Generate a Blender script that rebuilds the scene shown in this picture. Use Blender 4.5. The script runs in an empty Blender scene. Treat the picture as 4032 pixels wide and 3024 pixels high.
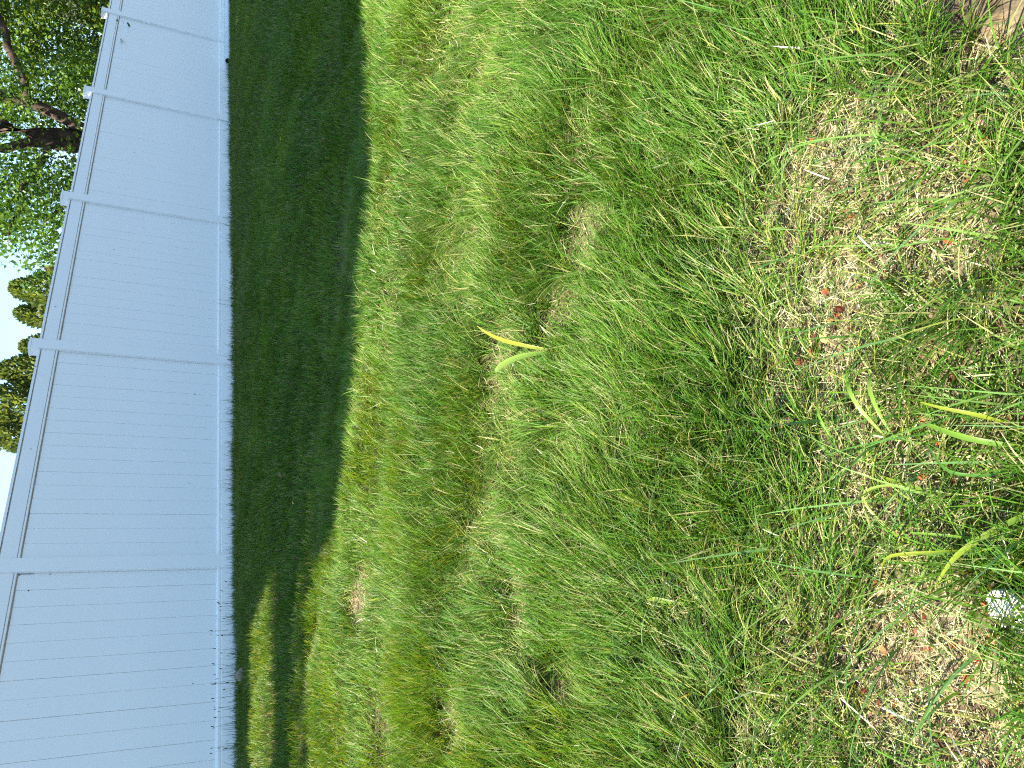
import bpy, bmesh, math, random
import numpy as np
from mathutils import Vector, Matrix

SC = bpy.context.scene
COL = SC.collection
rng = np.random.default_rng(11)
random.seed(5)

# ------------------------------------------------------------------ camera
# the photo was taken with the phone held upright but is stored lying on its
# side: the camera is pitched down 25.6 degrees and rolled a quarter turn
CAM_H = 0.90
PITCH, ROLL = 0.4477, -0.0872
fwd = Vector((0, math.cos(PITCH), -math.sin(PITCH)))
rt = Vector((1, 0, 0))
dn = fwd.cross(rt)
c_, s_ = math.cos(ROLL), math.sin(ROLL)
right_up = c_ * rt + s_ * dn          # right in the upright view
down_up = -s_ * rt + c_ * dn          # down in the upright view
cd = bpy.data.cameras.new('camera')
cam = bpy.data.objects.new('camera', cd)
COL.objects.link(cam)
m = Matrix((down_up, right_up, -fwd)).transposed().to_4x4()
m.translation = Vector((0, 0, CAM_H))
cam.matrix_world = m
cd.sensor_fit = 'HORIZONTAL'
cd.sensor_width = 36.0
cd.lens = 36.0 * 3028 / 4032
cd.clip_start = 0.02
cd.clip_end = 3000
SC.camera = cam

# ------------------------------------------------------------------ light
SUN_AZ, SUN_EL = math.radians(194), math.radians(46)     # azimuth from +X, counter-clockwise
sun_dir = Vector((math.cos(SUN_AZ) * math.cos(SUN_EL), math.sin(SUN_AZ) * math.cos(SUN_EL), math.sin(SUN_EL)))
w = bpy.data.worlds.new("World")
SC.world = w
w.use_nodes = True
nt = w.node_tree
bg = nt.nodes['Background']
sky = nt.nodes.new('ShaderNodeTexSky')
sky.sky_type = 'NISHITA'
sky.sun_disc = False
sky.sun_elevation = SUN_EL
sky.sun_rotation = math.radians(90) - SUN_AZ
sky.air_density = 1.0
sky.dust_density = 0.0
sky.ozone_density = 10
sky.altitude = 3000
gam = nt.nodes.new('ShaderNodeGamma')          # evens out the sky the way the phone's picture does
gam.inputs[1].default_value = 0.35
hsv = nt.nodes.new('ShaderNodeHueSaturation')
hsv.inputs['Saturation'].default_value = 1.42
nt.links.new(sky.outputs[0], gam.inputs[0])
nt.links.new(gam.outputs[0], hsv.inputs['Color'])
nt.links.new(hsv.outputs[0], bg.inputs[0])
bg.inputs[1].default_value = 0.15
sl = bpy.data.lights.new('sun', 'SUN')
sl.energy = 2.9
sl.angle = math.radians(0.55)
sl.color = (1.0, 0.95, 0.86)
so = bpy.data.objects.new('sun', sl)
so.rotation_euler = sun_dir.to_track_quat('Z', 'Y').to_euler()
so.location = sun_dir * 40
COL.objects.link(so)

SC.view_settings.view_transform = 'Standard'
SC.view_settings.look = 'None'
SC.view_settings.exposure = 2.85
SC.view_settings.gamma = 1.0
SC.view_settings.use_curve_mapping = False
SC.render.engine = 'CYCLES'
cy = SC.cycles
cy.use_denoising = False
cy.max_bounces = 6
cy.diffuse_bounces = 4
cy.transmission_bounces = 4
cy.glossy_bounces = 2
cy.transparent_max_bounces = 4
cy.caustics_reflective = False
cy.caustics_refractive = False
cy.pixel_filter_type = 'BLACKMAN_HARRIS'
cy.filter_width = 1.15
cy.sample_clamp_indirect = 6


# ------------------------------------------------------------------ helpers
def tag(o, label=None, cat=None, group=None, kind=None):
    if label: o['label'] = label
    if cat: o['category'] = cat
    if group: o['group'] = group
    if kind: o['kind'] = kind
    return o


def empty(name, loc, rz=0.0):
    o = bpy.data.objects.new(name, None)
    o.location = loc
    o.rotation_euler = (0, 0, rz)
    o.empty_display_size = 0.2
    COL.objects.link(o)
    return o


def link(name, me, mats, parent=None):
    o = bpy.data.objects.new(name, me)
    for mm in (mats if isinstance(mats, (list, tuple)) else [mats]):
        if mm is not None and mm.name not in [x.name for x in me.materials if x]:
            me.materials.append(mm)
    COL.objects.link(o)
    if parent is not None:
        o.parent = parent
    return o


def np_mesh(name, verts, quads=None, tris=None, col=None, smooth=True):
    """fast mesh from numpy arrays; col = per-vertex RGB"""
    me = bpy.data.meshes.new(name)
    nq = 0 if quads is None else len(quads)
    ntr = 0 if tris is None else len(tris)
    me.vertices.add(len(verts))
    me.vertices.foreach_set('co', np.ascontiguousarray(verts, dtype=np.float32).ravel())
    loops = []
    if nq: loops.append(np.asarray(quads, dtype=np.int32).ravel())
    if ntr: loops.append(np.asarray(tris, dtype=np.int32).ravel())
    loops = np.concatenate(loops)
    me.loops.add(len(loops))
    me.loops.foreach_set('vertex_index', loops)
    starts = np.concatenate([np.arange(nq) * 4, nq * 4 + np.arange(ntr) * 3]).astype(np.int32)
    me.polygons.add(nq + ntr)
    me.polygons.foreach_set('loop_start', starts)
    if smooth:
        me.polygons.foreach_set('use_smooth', np.ones(nq + ntr, dtype=bool))
    if col is not None:
        a = me.attributes.new('Col', 'FLOAT_COLOR', 'POINT')
        c4 = np.ones((len(verts), 4), dtype=np.float32)
        c4[:, :3] = col
        a.data.foreach_set('color', c4.ravel())
    me.update(calc_edges=True)
    me.validate()
    return me


# ---- value noise in numpy, used for terrain, lean fields and dryness
_perm = rng.random((256, 256)).astype(np.float64)


def vnoise(x, y, s):
    x = np.asarray(x) / s + 71.3
    y = np.asarray(y) / s + 37.7
    xi, yi = np.floor(x).astype(int), np.floor(y).astype(int)
    fx, fy = x - xi, y - yi
    fx, fy = fx * fx * (3 - 2 * fx), fy * fy * (3 - 2 * fy)
    g = lambda i, j: _perm[i % 256, j % 256]
    return (g(xi, yi) * (1 - fx) * (1 - fy) + g(xi + 1, yi) * fx * (1 - fy)
            + g(xi, yi + 1) * (1 - fx) * fy + g(xi + 1, yi + 1) * fx * fy)


def smooth(a, b, x):
    t = np.clip((np.asarray(x) - a) / (b - a), 0, 1)
    return t * t * (3 - 2 * t)


# fence line on the ground
FP = np.array([-1.8175, 7.1105])
FA = 0.7584
FD = np.array([math.cos(FA), math.sin(FA)])
FN = np.array([-FD[1], FD[0]])
S = 2.4384
PW = 0.127


def fence_perp(x, y):
    """distance in front of the fence (towards the camera)"""
    return -((np.asarray(x) - FP[0]) * FN[0] + (np.asarray(y) - FP[1]) * FN[1])


def fence_pt(s, off=0.0):
    """point s metres along the fence, off metres in front of the post faces"""
    p = FP + FD * s - FN * off
    return p


# near edge of the tree shade on the lawn: also where the lawn drops to the swale
EX = np.array([-6, -2.6, -1.95, -1.45, -1.1, -0.7, -0.23, 0.19, 0.65, 1.13, 1.8, 3.0, 6.0])
EY = np.array([3.4, 3.55, 3.75, 3.72, 3.22, 3.3, 3.5, 3.42, 3.46, 3.55, 3.85, 4.3, 5.2])


def edge_y(x):
    return np.interp(x, EX, EY)


def height(x, y):
    x = np.asarray(x, dtype=float); y = np.asarray(y, dtype=float)
    d = y - edge_y(x)
    z = -0.10 * smooth(-0.05, 0.45, d) * smooth(-2.0, -0.8, x) * (1 - smooth(0.8, 3.6, d))
    near = 1 - smooth(5.0, 9.0, y)
    z = z + ((vnoise(x, y, 0.55) - .5) * 0.035 + (vnoise(x + 9, y, 0.16) - .5) * 0.018) * near
    z = z + 0.012
    return z


# ------------------------------------------------------------------ materials
def new_mat(name):
    mt = bpy.data.materials.new(name)
    mt.use_nodes = True
    n = mt.node_tree
    for nd in list(n.nodes):
        if nd.type != 'OUTPUT_MATERIAL':
            n.nodes.remove(nd)
    return mt, n, n.nodes['Material Output']


def leaf_material(name, transl=0.4, rough=0.45, spec=0.35, tint=(1.25, 1.15, 0.45)):
    mt, n, out = new_mat(name)
    at = n.nodes.new('ShaderNodeAttribute'); at.attribute_name = 'Col'
    p = n.nodes.new('ShaderNodeBsdfPrincipled')
    p.inputs['Roughness'].default_value = rough
    p.inputs['Specular IOR Level'].default_value = spec
    tr = n.nodes.new('ShaderNodeBsdfTranslucent')
    mul = n.nodes.new('ShaderNodeMix'); mul.data_type = 'RGBA'; mul.blend_type = 'MULTIPLY'
    mul.inputs[0].default_value = 1.0
    mul.inputs[7].default_value = (*tint, 1)
    n.links.new(at.outputs['Color'], mul.inputs[6])
    n.links.new(at.outputs['Color'], p.inputs['Base Color'])
    n.links.new(mul.outputs[2], tr.inputs['Color'])
    mx = n.nodes.new('ShaderNodeMixShader')
    mx.inputs[0].default_value = transl
    n.links.new(p.outputs[0], mx.inputs[1])
    n.links.new(tr.outputs[0], mx.inputs[2])
    n.links.new(mx.outputs[0], out.inputs[0])
    return mt


def plain(name, col, rough=0.6, spec=0.3, noise=None, bump=None):
    """principled with a little procedural colour variation and relief"""
    mt, n, out = new_mat(name)
    p = n.nodes.new('ShaderNodeBsdfPrincipled')
    p.inputs['Roughness'].default_value = rough
    p.inputs['Specular IOR Level'].default_value = spec
    p.inputs['Base Color'].default_value = (*col, 1)
    tc = n.nodes.new('ShaderNodeTexCoord')
    if noise:
        sc, c2, lo, hi = noise
        nz = n.nodes.new('ShaderNodeTexNoise'); nz.inputs['Scale'].default_value = sc
        nz.inputs['Detail'].default_value = 5
        n.links.new(tc.outputs['Object'], nz.inputs['Vector'])
        rp = n.nodes.new('ShaderNodeValToRGB')
        rp.color_ramp.elements[0].position = lo; rp.color_ramp.elements[0].color = (*col, 1)
        rp.color_ramp.elements[1].position = hi; rp.color_ramp.elements[1].color = (*c2, 1)
        n.links.new(nz.outputs['Fac'], rp.inputs[0])
        n.links.new(rp.outputs[0], p.inputs['Base Color'])
    if bump:
        bs, st = bump
        nb = n.nodes.new('ShaderNodeTexNoise'); nb.inputs['Scale'].default_value = bs
        nb.inputs['Detail'].default_value = 6
        n.links.new(tc.outputs['Object'], nb.inputs['Vector'])
        bp = n.nodes.new('ShaderNodeBump'); bp.inputs['Strength'].default_value = st
        bp.inputs['Distance'].default_value = 0.02
        n.links.new(nb.outputs['Fac'], bp.inputs['Height'])
        n.links.new(bp.outputs[0], p.inputs['Normal'])
    n.links.new(p.outputs[0], out.inputs[0])
    return mt


M_VINYL = plain('white_vinyl', (0.90, 0.87, 0.83), 0.38, 0.4, noise=(1.7, (0.86, 0.83, 0.79), 0.35, 0.75))
M_DIRT = plain('groove_dirt', (0.30, 0.26, 0.20), 0.9, 0.1, noise=(6, (0.48, 0.44, 0.38), 0.35, 0.65))
M_SPECK = plain('dark_speck', (0.06, 0.05, 0.04), 0.8, 0.1, noise=(40, (0.12, 0.10, 0.08), 0.4, 0.6))
M_PIPE = plain('white_pipe', (0.82, 0.83, 0.82), 0.35, 0.4, noise=(4, (0.7, 0.71, 0.68), 0.45, 0.8))
M_PIPE_SHADE = plain('pipe_shade', (0.02, 0.02, 0.02), 0.9, 0.1, noise=(9, (0.04, 0.035, 0.03), 0.4, 0.7))
M_BARK = plain('bark', (0.045, 0.032, 0.026), 0.9, 0.1, noise=(5, (0.11, 0.075, 0.055), 0.4, 0.65), bump=(14, 0.8))
M_STONE = plain('pale_stone', (0.72, 0.70, 0.64), 0.75, 0.25, noise=(18, (0.55, 0.52, 0.45), 0.45, 0.75), bump=(45, 0.35))
M_ROCK = plain('tan_stone', (0.30, 0.24, 0.17), 0.85, 0.15, noise=(20, (0.20, 0.17, 0.13), 0.4, 0.7), bump=(40, 0.5))
M_NUT = plain('nut_husk', (0.26, 0.17, 0.05), 0.5, 0.35, noise=(60, (0.12, 0.075, 0.03), 0.45, 0.65), bump=(90, 0.4))
M_CHIP = plain('wood_chip', (0.30, 0.17, 0.12), 0.85, 0.1, noise=(30, (0.16, 0.09, 0.06), 0.4, 0.65), bump=(60, 0.5))
M_TERRA = plain('terracotta', (0.55, 0.22, 0.13), 0.8, 0.15, noise=(12, (0.45, 0.17, 0.10), 0.4, 0.7))
M_BRICKRED = plain('shaded_red_brick', (0.16, 0.045, 0.035), 0.85, 0.15, noise=(10, (0.11, 0.035, 0.03), 0.4, 0.7))  # dark red carries the shade of the chimney's right side
M_WALL = plain('brown_siding', (0.20, 0.13, 0.07), 0.8, 0.2, noise=(3, (0.15, 0.10, 0.06), 0.4, 0.7))
M_TRIM = plain('grey_trim', (0.42, 0.42, 0.40), 0.6, 0.2, noise=(5, (0.36, 0.36, 0.35), 0.4, 0.7))
M_ROOF = plain('roof_shingle', (0.07, 0.065, 0.06), 0.9, 0.1, noise=(9, (0.11, 0.10, 0.09), 0.4, 0.7))
M_GLASS = plain('window_glass', (0.03, 0.04, 0.05), 0.08, 0.6, noise=(2, (0.04, 0.05, 0.06), 0.4, 0.7))
M_GRASS = leaf_material('grass_blade', 0.34, 0.45, 0.14, (1.5, 1.25, 0.25))
M_STRAW = leaf_material('straw', 0.22, 0.55, 0.25, (1.0, 0.95, 0.75))
M_WEED = leaf_material('weed_leaf', 0.40, 0.40, 0.40)
M_LEAF = leaf_material('tree_leaf', 0.42, 0.40, 0.40)
M_NEEDLE = leaf_material('conifer_spray', 0.38, 0.55, 0.25, (1.2, 1.1, 0.5))
M_CRUMB = leaf_material('dead_leaf', 0.25, 0.6, 0.2, (1.3, 0.8, 0.5))

# ------------------------------------------------------------------ ground
# patches of thin turf and bare soil: x, y, radius, strength
PATCH = [(-.52, 1.66, .085, 1.0), (-.31, .60, .13, .95), (.38, .82, .11, .7), (-.98, 2.02, .085, .95),
         (.15, .78, .10, .8), (-.95, 3.08, .15, .9), (.08, 1.90, .10, .7), (.40, .60, .10, .55),
         (.37, 1.54, .09, .75), (.60, 1.54, .08, .5), (.90, 2.25, .10, .45), (.30, .85, .08, .7),
         (-.10, 1.24, .06, .5), (-.33, .82, .10, .55), (.60, 2.06, .08, .4), (.18, 1.62, .09, .7),
         (.04, .87, .06, .6), (.25, .66, .10, .75), (.26, 1.03, .10, .35), (-.25, .68, .09, .6),
         (-.08, .66, .12, .6), (-.55, 1.95, .07, .4), (-1.3, 2.6, .14, .4), (.05, .60, .1, .5),
         (.72, 4.35, .22, .8), (.25, 4.4, .16, .6), (-.62, 1.42, .06, .6), (-.45, .72, .08, .5)]


def bare(x, y):
    x = np.asarray(x); y = np.asarray(y)
    b = np.zeros_like(x, dtype=float)
    wob = 0.55 + 0.9 * vnoise(x, y, 0.07)
    for px, py, r, st in PATCH:
        d = np.sqrt((x - px) ** 2 + (y - py) ** 2) / (r * wob)
        b = np.maximum(b, st * (1 - smooth(0.6, 1.35, d)))
    return b


def dry(x, y):
    """0 lush .. 1 dry, thatchy turf"""
    n = vnoise(x, y, 0.42) * .55 + vnoise(x, y, 0.17) * .3 + vnoise(x, y, 0.07) * .15
    lo = 0.66 - 0.24 * (1 - smooth(0.7, 1.35, y))     # the nearest turf is drier
    v = smooth(lo - .1, lo + .22, n)
    return np.clip(np.maximum(v, bare(x, y)), 0, 1)


def grid_sheet(name, xs, ys, mat):
    X, Y = np.meshgrid(xs, ys)
    Z = height(X, Y)
    far = (np.abs(X) > 14) | (Y > 22) | (Y < -6)
    Z = np.where(far, 0.0, Z)
    V = np.stack([X.ravel(), Y.ravel(), Z.ravel()], 1)
    b = np.where(Y < 5, bare(X, Y), 0).ravel()
    nx, ny = len(xs), len(ys)
    i = np.arange(ny - 1)[:, None] * nx + np.arange(nx - 1)[None, :]
    q = np.stack([i, i + 1, i + 1 + nx, i + nx], -1).reshape(-1, 4)
    me = np_mesh(name, V, quads=q, col=np.stack([b, b, b], 1))
    return link(name, me, mat)


def soil_material():
    mt, n, out = new_mat('soil_and_thatch')
    p = n.nodes.new('ShaderNodeBsdfPrincipled')
    p.inputs['Roughness'].default_value = 0.95
    p.inputs['Specular IOR Level'].default_value = 0.1
    tc = n.nodes.new('ShaderNodeTexCoord')
    at = n.nodes.new('ShaderNodeAttribute'); at.attribute_name = 'Col'
    n1 = n.nodes.new('ShaderNodeTexNoise'); n1.inputs['Scale'].default_value = 55; n1.inputs['Detail'].default_value = 6
    n2 = n.nodes.new('ShaderNodeTexNoise'); n2.inputs['Scale'].default_value = 9; n2.inputs['Detail'].default_value = 4
    for q in (n1, n2): n.links.new(tc.outputs['Object'], q.inputs['Vector'])
    r1 = n.nodes.new('ShaderNodeValToRGB')
    e = r1.color_ramp.elements
    e[0].position = .32; e[0].color = (.035, .026, .016, 1)
    e[1].position = .72; e[1].color = (.20, .15, .085, 1)
    n.links.new(n1.outputs['Fac'], r1.inputs[0])
    r2 = n.nodes.new('ShaderNodeValToRGB')
    e = r2.color_ramp.elements
    e[0].position = .30; e[0].color = (.09, .06, .03, 1)
    e[1].position = .75; e[1].color = (.38, .30, .17, 1)
    n.links.new(n1.outputs['Fac'], r2.inputs[0])
    mx = n.nodes.new('ShaderNodeMix'); mx.data_type = 'RGBA'
    n.links.new(at.outputs['Fac'], mx.inputs[0])
    n.links.new(r1.outputs[0], mx.inputs[6])
    n.links.new(r2.outputs[0], mx.inputs[7])
    mul = n.nodes.new('ShaderNodeMix'); mul.data_type = 'RGBA'; mul.blend_type = 'MULTIPLY'; mul.inputs[0].default_value = .5
    n.links.new(mx.outputs[2], mul.inputs[6])
    n.links.new(n2.outputs['Color'], mul.inputs[7])
    n.links.new(mul.outputs[2], p.inputs['Base Color'])
    bp = n.nodes.new('ShaderNodeBump'); bp.inputs['Strength'].default_value = .9; bp.inputs['Distance'].default_value = .012
    n.links.new(n1.outputs['Fac'], bp.inputs['Height'])
    n.links.new(bp.outputs[0], p.inputs['Normal'])
    n.links.new(p.outputs[0], out.inputs[0])
    return mt


M_SOIL = soil_material()
_xs = np.concatenate([[-900, -200, -60, -25], np.arange(-14, -3.0, .5), np.arange(-3, 3.01, .03), np.arange(3.25, 14.1, .5), [25, 60, 200, 900]])
_ys = np.concatenate([[-900, -200, -60, -20, -6, -2], np.arange(-1, .3, .2), np.arange(.3, 5.01, .03), np.arange(5.15, 9, .15), np.arange(9.2, 22, .4), [30, 60, 200, 900]])
tag(grid_sheet('ground', _xs, _ys, M_SOIL), kind='structure')

# ------------------------------------------------------------------ fence
def prism(bm, prof, x0, x1, mats=None):
    """profile [(y, z), ...] swept from x0 to x1, with end caps; mats = material index per side"""
    a = [bm.verts.new((x0, y, z)) for y, z in prof]
    b = [bm.verts.new((x1, y, z)) for y, z in prof]
    k = len(prof)
    for i in range(k):
        j = (i + 1) % k
        f = bm.faces.new((a[i], a[j], b[j], b[i]))
        if mats: f.material_index = mats[i]
    bm.faces.new(a[::-1]); bm.faces.new(b)


def box(bm, lo, hi, taper=None):
    vs = [bm.verts.new((x, y, z)) for z in (lo[2], hi[2]) for y in (lo[1], hi[1]) for x in (lo[0], hi[0])]
    if taper is not None:
        cx, cy_ = (lo[0] + hi[0]) / 2, (lo[1] + hi[1]) / 2
        for v in vs[4:]:
            v.co.x = cx + (v.co.x - cx) * taper
            v.co.y = cy_ + (v.co.y - cy_) * taper
    for f in ((0, 2, 3, 1), (4, 5, 7, 6), (0, 1, 5, 4), (2, 6, 7, 3), (0, 4, 6, 2), (1, 3, 7, 5)):
        bm.faces.new([vs[i] for i in f])


def bm_mesh(name, bm):
    bmesh.ops.recalc_face_normals(bm, faces=bm.faces[:])
    me = bpy.data.meshes.new(name)
    bm.to_mesh(me); bm.free()
    return me


fence = empty('vinyl_fence', (FP[0], FP[1], 0), FA)
tag(fence, 'tall white vinyl privacy fence of upright boards across the far side of the lawn', 'fence')

# post: square hollow section with softened corners
def post_mesh():
    bm = bmesh.new()
    r = .006
    pr = []
    for cx, cy_, a0 in ((PW - r, PW - r, 0), (r, PW - r, 90), (r, r, 180), (PW - r, r, 270)):
        for t in (0, 45, 90):
            a = math.radians(a0 + t)
            pr.append((cx + r * math.cos(a), cy_ + r * math.sin(a)))
    lo = [bm.verts.new((x, y, -.3)) for x, y in pr]
    hi = [bm.verts.new((x, y, 1.905)) for x, y in pr]
    k = len(pr)
    for i in range(k):
        j = (i + 1) % k
        bm.faces.new((lo[i], lo[j], hi[j], hi[i]))
    bm.faces.new(hi)
    return bm_mesh('post', bm)


def cap_mesh():
    bm = bmesh.new()
    e = .003
    box(bm, (-e, -e, 1.903), (PW + e, PW + e, 1.921))
    box(bm, (-e + .002, -e + .002, 1.9215), (PW + e - .002, PW + e - .002, 1.930), taper=.55)
    return bm_mesh('post_cap', bm)


# top rail profile (front side is y small), z from the underside up
YB = PW / 2
F = .020                # front face of the rails
B = PW - .020
BF = .034               # front face of the boards
TOP = [(B, 1.660), (B, 1.838), (F + .003, 1.840), (F - .002, 1.836), (F - .002, 1.818), (F + .004, 1.8155),
       (F + .004, 1.809), (F, 1.8065), (F, 1.693), (F + .003, 1.6915), (F + .003, 1.6865), (F - .001, 1.685), (F - .001, 1.672),
       (F + .006, 1.668), (F + .010, 1.660)]
TOPM = [0, 0, 0, 0, 1, 1, 1, 0, 0, 1, 0, 0, 0, 1, 0]
BOT = [(B, -.02), (B, .180), (F + .012, .183), (F + .001, .170), (F + .001, .152), (F + .004, .150), (F + .004, .146), (F, .143), (F, -.02)]
BOTM = [0, 0, 0, 0, 0, 0, 0, 0, 0]


def rail_mesh(name, prof, mm):
    bm = bmesh.new()
    prism(bm, prof, PW + .0005, S - .0005, mm)
    return bm_mesh(name, bm)


NB = 16
BW = (S - PW) / NB


def board_mesh():
    bm = bmesh.new()
    y0, y1 = BF, BF + .022
    x0, x1 = .0007, BW - .0007
    c = .0026
    pr = [(x0, y0 + c), (x0 + c, y0), (x1 - c, y0), (x1, y0 + c), (x1, y1), (x0, y1)]
    lo = [bm.verts.new((x, y, .15)) for x, y in pr]
    hi = [bm.verts.new((x, y, 1.70)) for x, y in pr]
    for i in range(6):
        j = (i + 1) % 6
        bm.faces.new((lo[i], lo[j], hi[j], hi[i]))
    bm.faces.new(hi); bm.faces.new(lo[::-1])
    return bm_mesh('board', bm)


me_post, me_cap = post_mesh(), cap_mesh()
me_top, me_bot, me_board = rail_mesh('top_rail', TOP, TOPM), rail_mesh('bottom_rail', BOT, BOTM), board_mesh()
for i in range(-2, 8):
    jit = (random.uniform(-.004, .004), 0)
    p = link('post', me_post, M_VINYL, fence); p.location = (i * S, 0, random.uniform(-.004, .004))
    p.rotation_euler = (random.uniform(-.003, .003), 0, random.uniform(-.004, .004))
    c = link('post_cap', me_cap, M_VINYL, p)
    if i < 7:
        sag = random.uniform(-.005, .005)
        t = link('top_rail', me_top, [M_VINYL, M_DIRT], fence); t.location = (i * S, 0, sag)
        b = link('bottom_rail', me_bot, [M_VINYL, M_DIRT], fence); b.location = (i * S, 0, sag)
        for k in range(NB):
            bd = link('board', me_board, M_VINYL, fence)
            bd.location = (i * S + PW + k * BW, random.uniform(-.0012, .0012), sag)
            bd.rotation_euler = (random.uniform(-.0008, .0008), 0, random.uniform(-.006, .006))

# small dark marks stuck on the fence: bits of debris, modelled as flat lumps
def lump(bm, cx, cy_, cz, sx, sy, sz):
    bmesh.ops.create_icosphere(bm, subdivisions=1, radius=1.0, matrix=Matrix.Translation((cx, cy_, cz)) @ Matrix.Diagonal((sx, sy, sz, 1)))


bm = bmesh.new()
for s_al, z, yy in ((-.15, 1.57, BF - .001), (-.002, 1.665, F + .008), (-.012, 1.44, BF - .001), (2.43, 1.66, F + .01), (4.87, 1.665, F + .01), (7.30, 1.663, F + .01),
                    (3.05, 1.76, F - .001), (.9, .42, BF - .001), (2.0, .40, BF - .001), (4.1, 1.30, BF - .001), (6.1, 1.22, BF - .001), (7.32, .19, F + .01),
                    (1.22, 1.735, F - .001), (2.2, 1.825, F - .003), (-.6, .22, BF - .001), (-1.0, .35, BF - .001), (5.35, 1.71, F - .002), (-1.05, 1.45, BF - .001)):
    lump(bm, s_al, yy, z, random.uniform(.003, .006), .0025, random.uniform(.004, .010))
lump(bm, -.012, BF - .001, 1.655, .006, .002, .016)
lump(bm, -.006, BF - .001, 1.60, .003, .002, .06)
link('debris_specks', bm_mesh('debris_specks', bm), M_SPECK, fence)
fence.children[-1]['kind'] = 'stuff'

# drain pipe lying along the foot of the fence
def tube_ring(bm, pts, rad, seg=14, cap=True):
    rings = []
    for i, p in enumerate(pts):
        p = Vector(p)
        d = (Vector(pts[min(i + 1, len(pts) - 1)]) - Vector(pts[max(i - 1, 0)])).normalized()
        u = d.cross(Vector((0, 0, 1)))
        if u.length < 1e-3: u = d.cross(Vector((1, 0, 0)))
        u.normalize(); v = u.cross(d)
        r = rad[i] if isinstance(rad, (list, tuple)) else rad
        rings.append([bm.verts.new(p + u * r * math.cos(2 * math.pi * k / seg) + v * r * math.sin(2 * math.pi * k / seg)) for k in range(seg)])
    for a, b in zip(rings, rings[1:]):
        for k in range(seg):
            f = bm.faces.new((a[k], a[(k + 1) % seg], b[(k + 1) % seg], b[k])); f.smooth = True
    if cap:
        bm.faces.new(rings[0][::-1]); bm.faces.new(rings[-1])
    return rings


p0, p1 = fence_pt(8.95, .085), fence_pt(14.2, .085)
pipe = empty('drain_pipe', (p0[0], p0[1], .058), FA)
tag(pipe, 'white drain pipe with a dark open end lying along the foot of the fence', 'drain pipe')
L = 5.25
bm = bmesh.new()
r0 = tube_ring(bm, [(0, 0, 0), (L, 0, 0)], .052, 20, cap=False)
r1 = tube_ring(bm, [(0, 0, 0), (.6, 0, 0)], .046, 20, cap=False)
for k in range(20):
    bm.faces.new((r0[0][k], r0[0][(k + 1) % 20], r1[0][(k + 1) % 20], r1[0][k]))
link('pipe_wall', bm_mesh('pipe_wall', bm), M_PIPE, pipe)
bm = bmesh.new()
tube_ring(bm, [(.012, 0, 0), (.5, 0, 0)], .0455, 20, cap=True)  # near-black plug, painted as the shade inside the open end
link('bore_shade', bm_mesh('bore_shade', bm), M_PIPE_SHADE, pipe)

# ------------------------------------------------------------------ grass
def ribbons(base, az, tilt, curl, length, width, col_a, col_b, nseg=3, twist=None, droop_floor=None):
    """many curved tapering blades as one numpy mesh"""
    n = len(base)
    if twist is None: twist = np.zeros(n)
    ts = np.linspace(0, 1, nseg + 1)
    pos = base.copy().astype(np.float64)
    pts = [pos.copy()]
    for i in range(nseg):
        th = tilt + curl * (i + .5) / nseg
        st = length / nseg
        pos = pos + np.stack([np.sin(th) * np.cos(az) * st, np.sin(th) * np.sin(az) * st, np.cos(th) * st], 1)
        pts.append(pos.copy())
    wa = az + math.pi / 2 + twist
    wd = np.stack([np.cos(wa), np.sin(wa), np.zeros(n)], 1)
    nv = 2 * nseg + 1
    V = np.empty((n, nv, 3)); C = np.empty((n, nv, 3))
    prof = [0.75, 1.0, 0.85, 0.55, .35]
    for i in range(nseg):
        hw = (width * .5 * prof[i])[:, None]
        V[:, 2 * i] = pts[i] - wd * hw
        V[:, 2 * i + 1] = pts[i] + wd * hw
        c = col_a * (1 - ts[i]) + col_b * ts[i]
        C[:, 2 * i] = c; C[:, 2 * i + 1] = c
    V[:, nv - 1] = pts[nseg]; C[:, nv - 1] = col_b
    off = (np.arange(n) * nv)[:, None]
    q = np.concatenate([off + np.array([2 * i, 2 * i + 1, 2 * i + 3, 2 * i + 2]) for i in range(nseg - 1)], 0)
    t = off + np.array([2 * nseg - 2, 2 * nseg - 1, 2 * nseg])
    return V.reshape(-1, 3), q, t, C.reshape(-1, 3)


def sample_wedge(n, r0, r1, amax=0.66, power=1.0):
    """random ground points in the wedge the camera looks over"""
    u = rng.random(n)
    r = np.sqrt(r0 ** 2 + u ** power * (r1 ** 2 - r0 ** 2))
    a = (rng.random(n) * 2 - 1) * amax
    return r * np.sin(a), r * np.cos(a)


def pick(p, *cols):
    """mix a list of colours by random weight"""
    cols = np.array(cols)
    i = rng.integers(0, len(cols), p)
    j = rng.integers(0, len(cols), p)
    f = rng.random(p)[:, None]
    return cols[i] * f + cols[j] * (1 - f)


def tufts(x, y, cell):
    """snap points part of the way to jittered tuft centres and give each tuft its own habit"""
    ix, iy = np.floor(x / cell).astype(int), np.floor(y / cell).astype(int)
    h1 = np.sin(ix * 127.1 + iy * 311.7) * 43758.5453; h1 -= np.floor(h1)
    h2 = np.sin(ix * 269.5 + iy * 183.3) * 43758.5453; h2 -= np.floor(h2)
    h3 = np.sin(ix * 419.2 + iy * 371.9) * 43758.5453; h3 -= np.floor(h3)
    cx, cy_ = (ix + .15 + .7 * h1) * cell, (iy + .15 + .7 * h2) * cell
    k = .35 + .25 * h3
    return x + (cx - x) * k, y + (cy_ - y) * k, cx, cy_, h1, h2, h3


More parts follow.
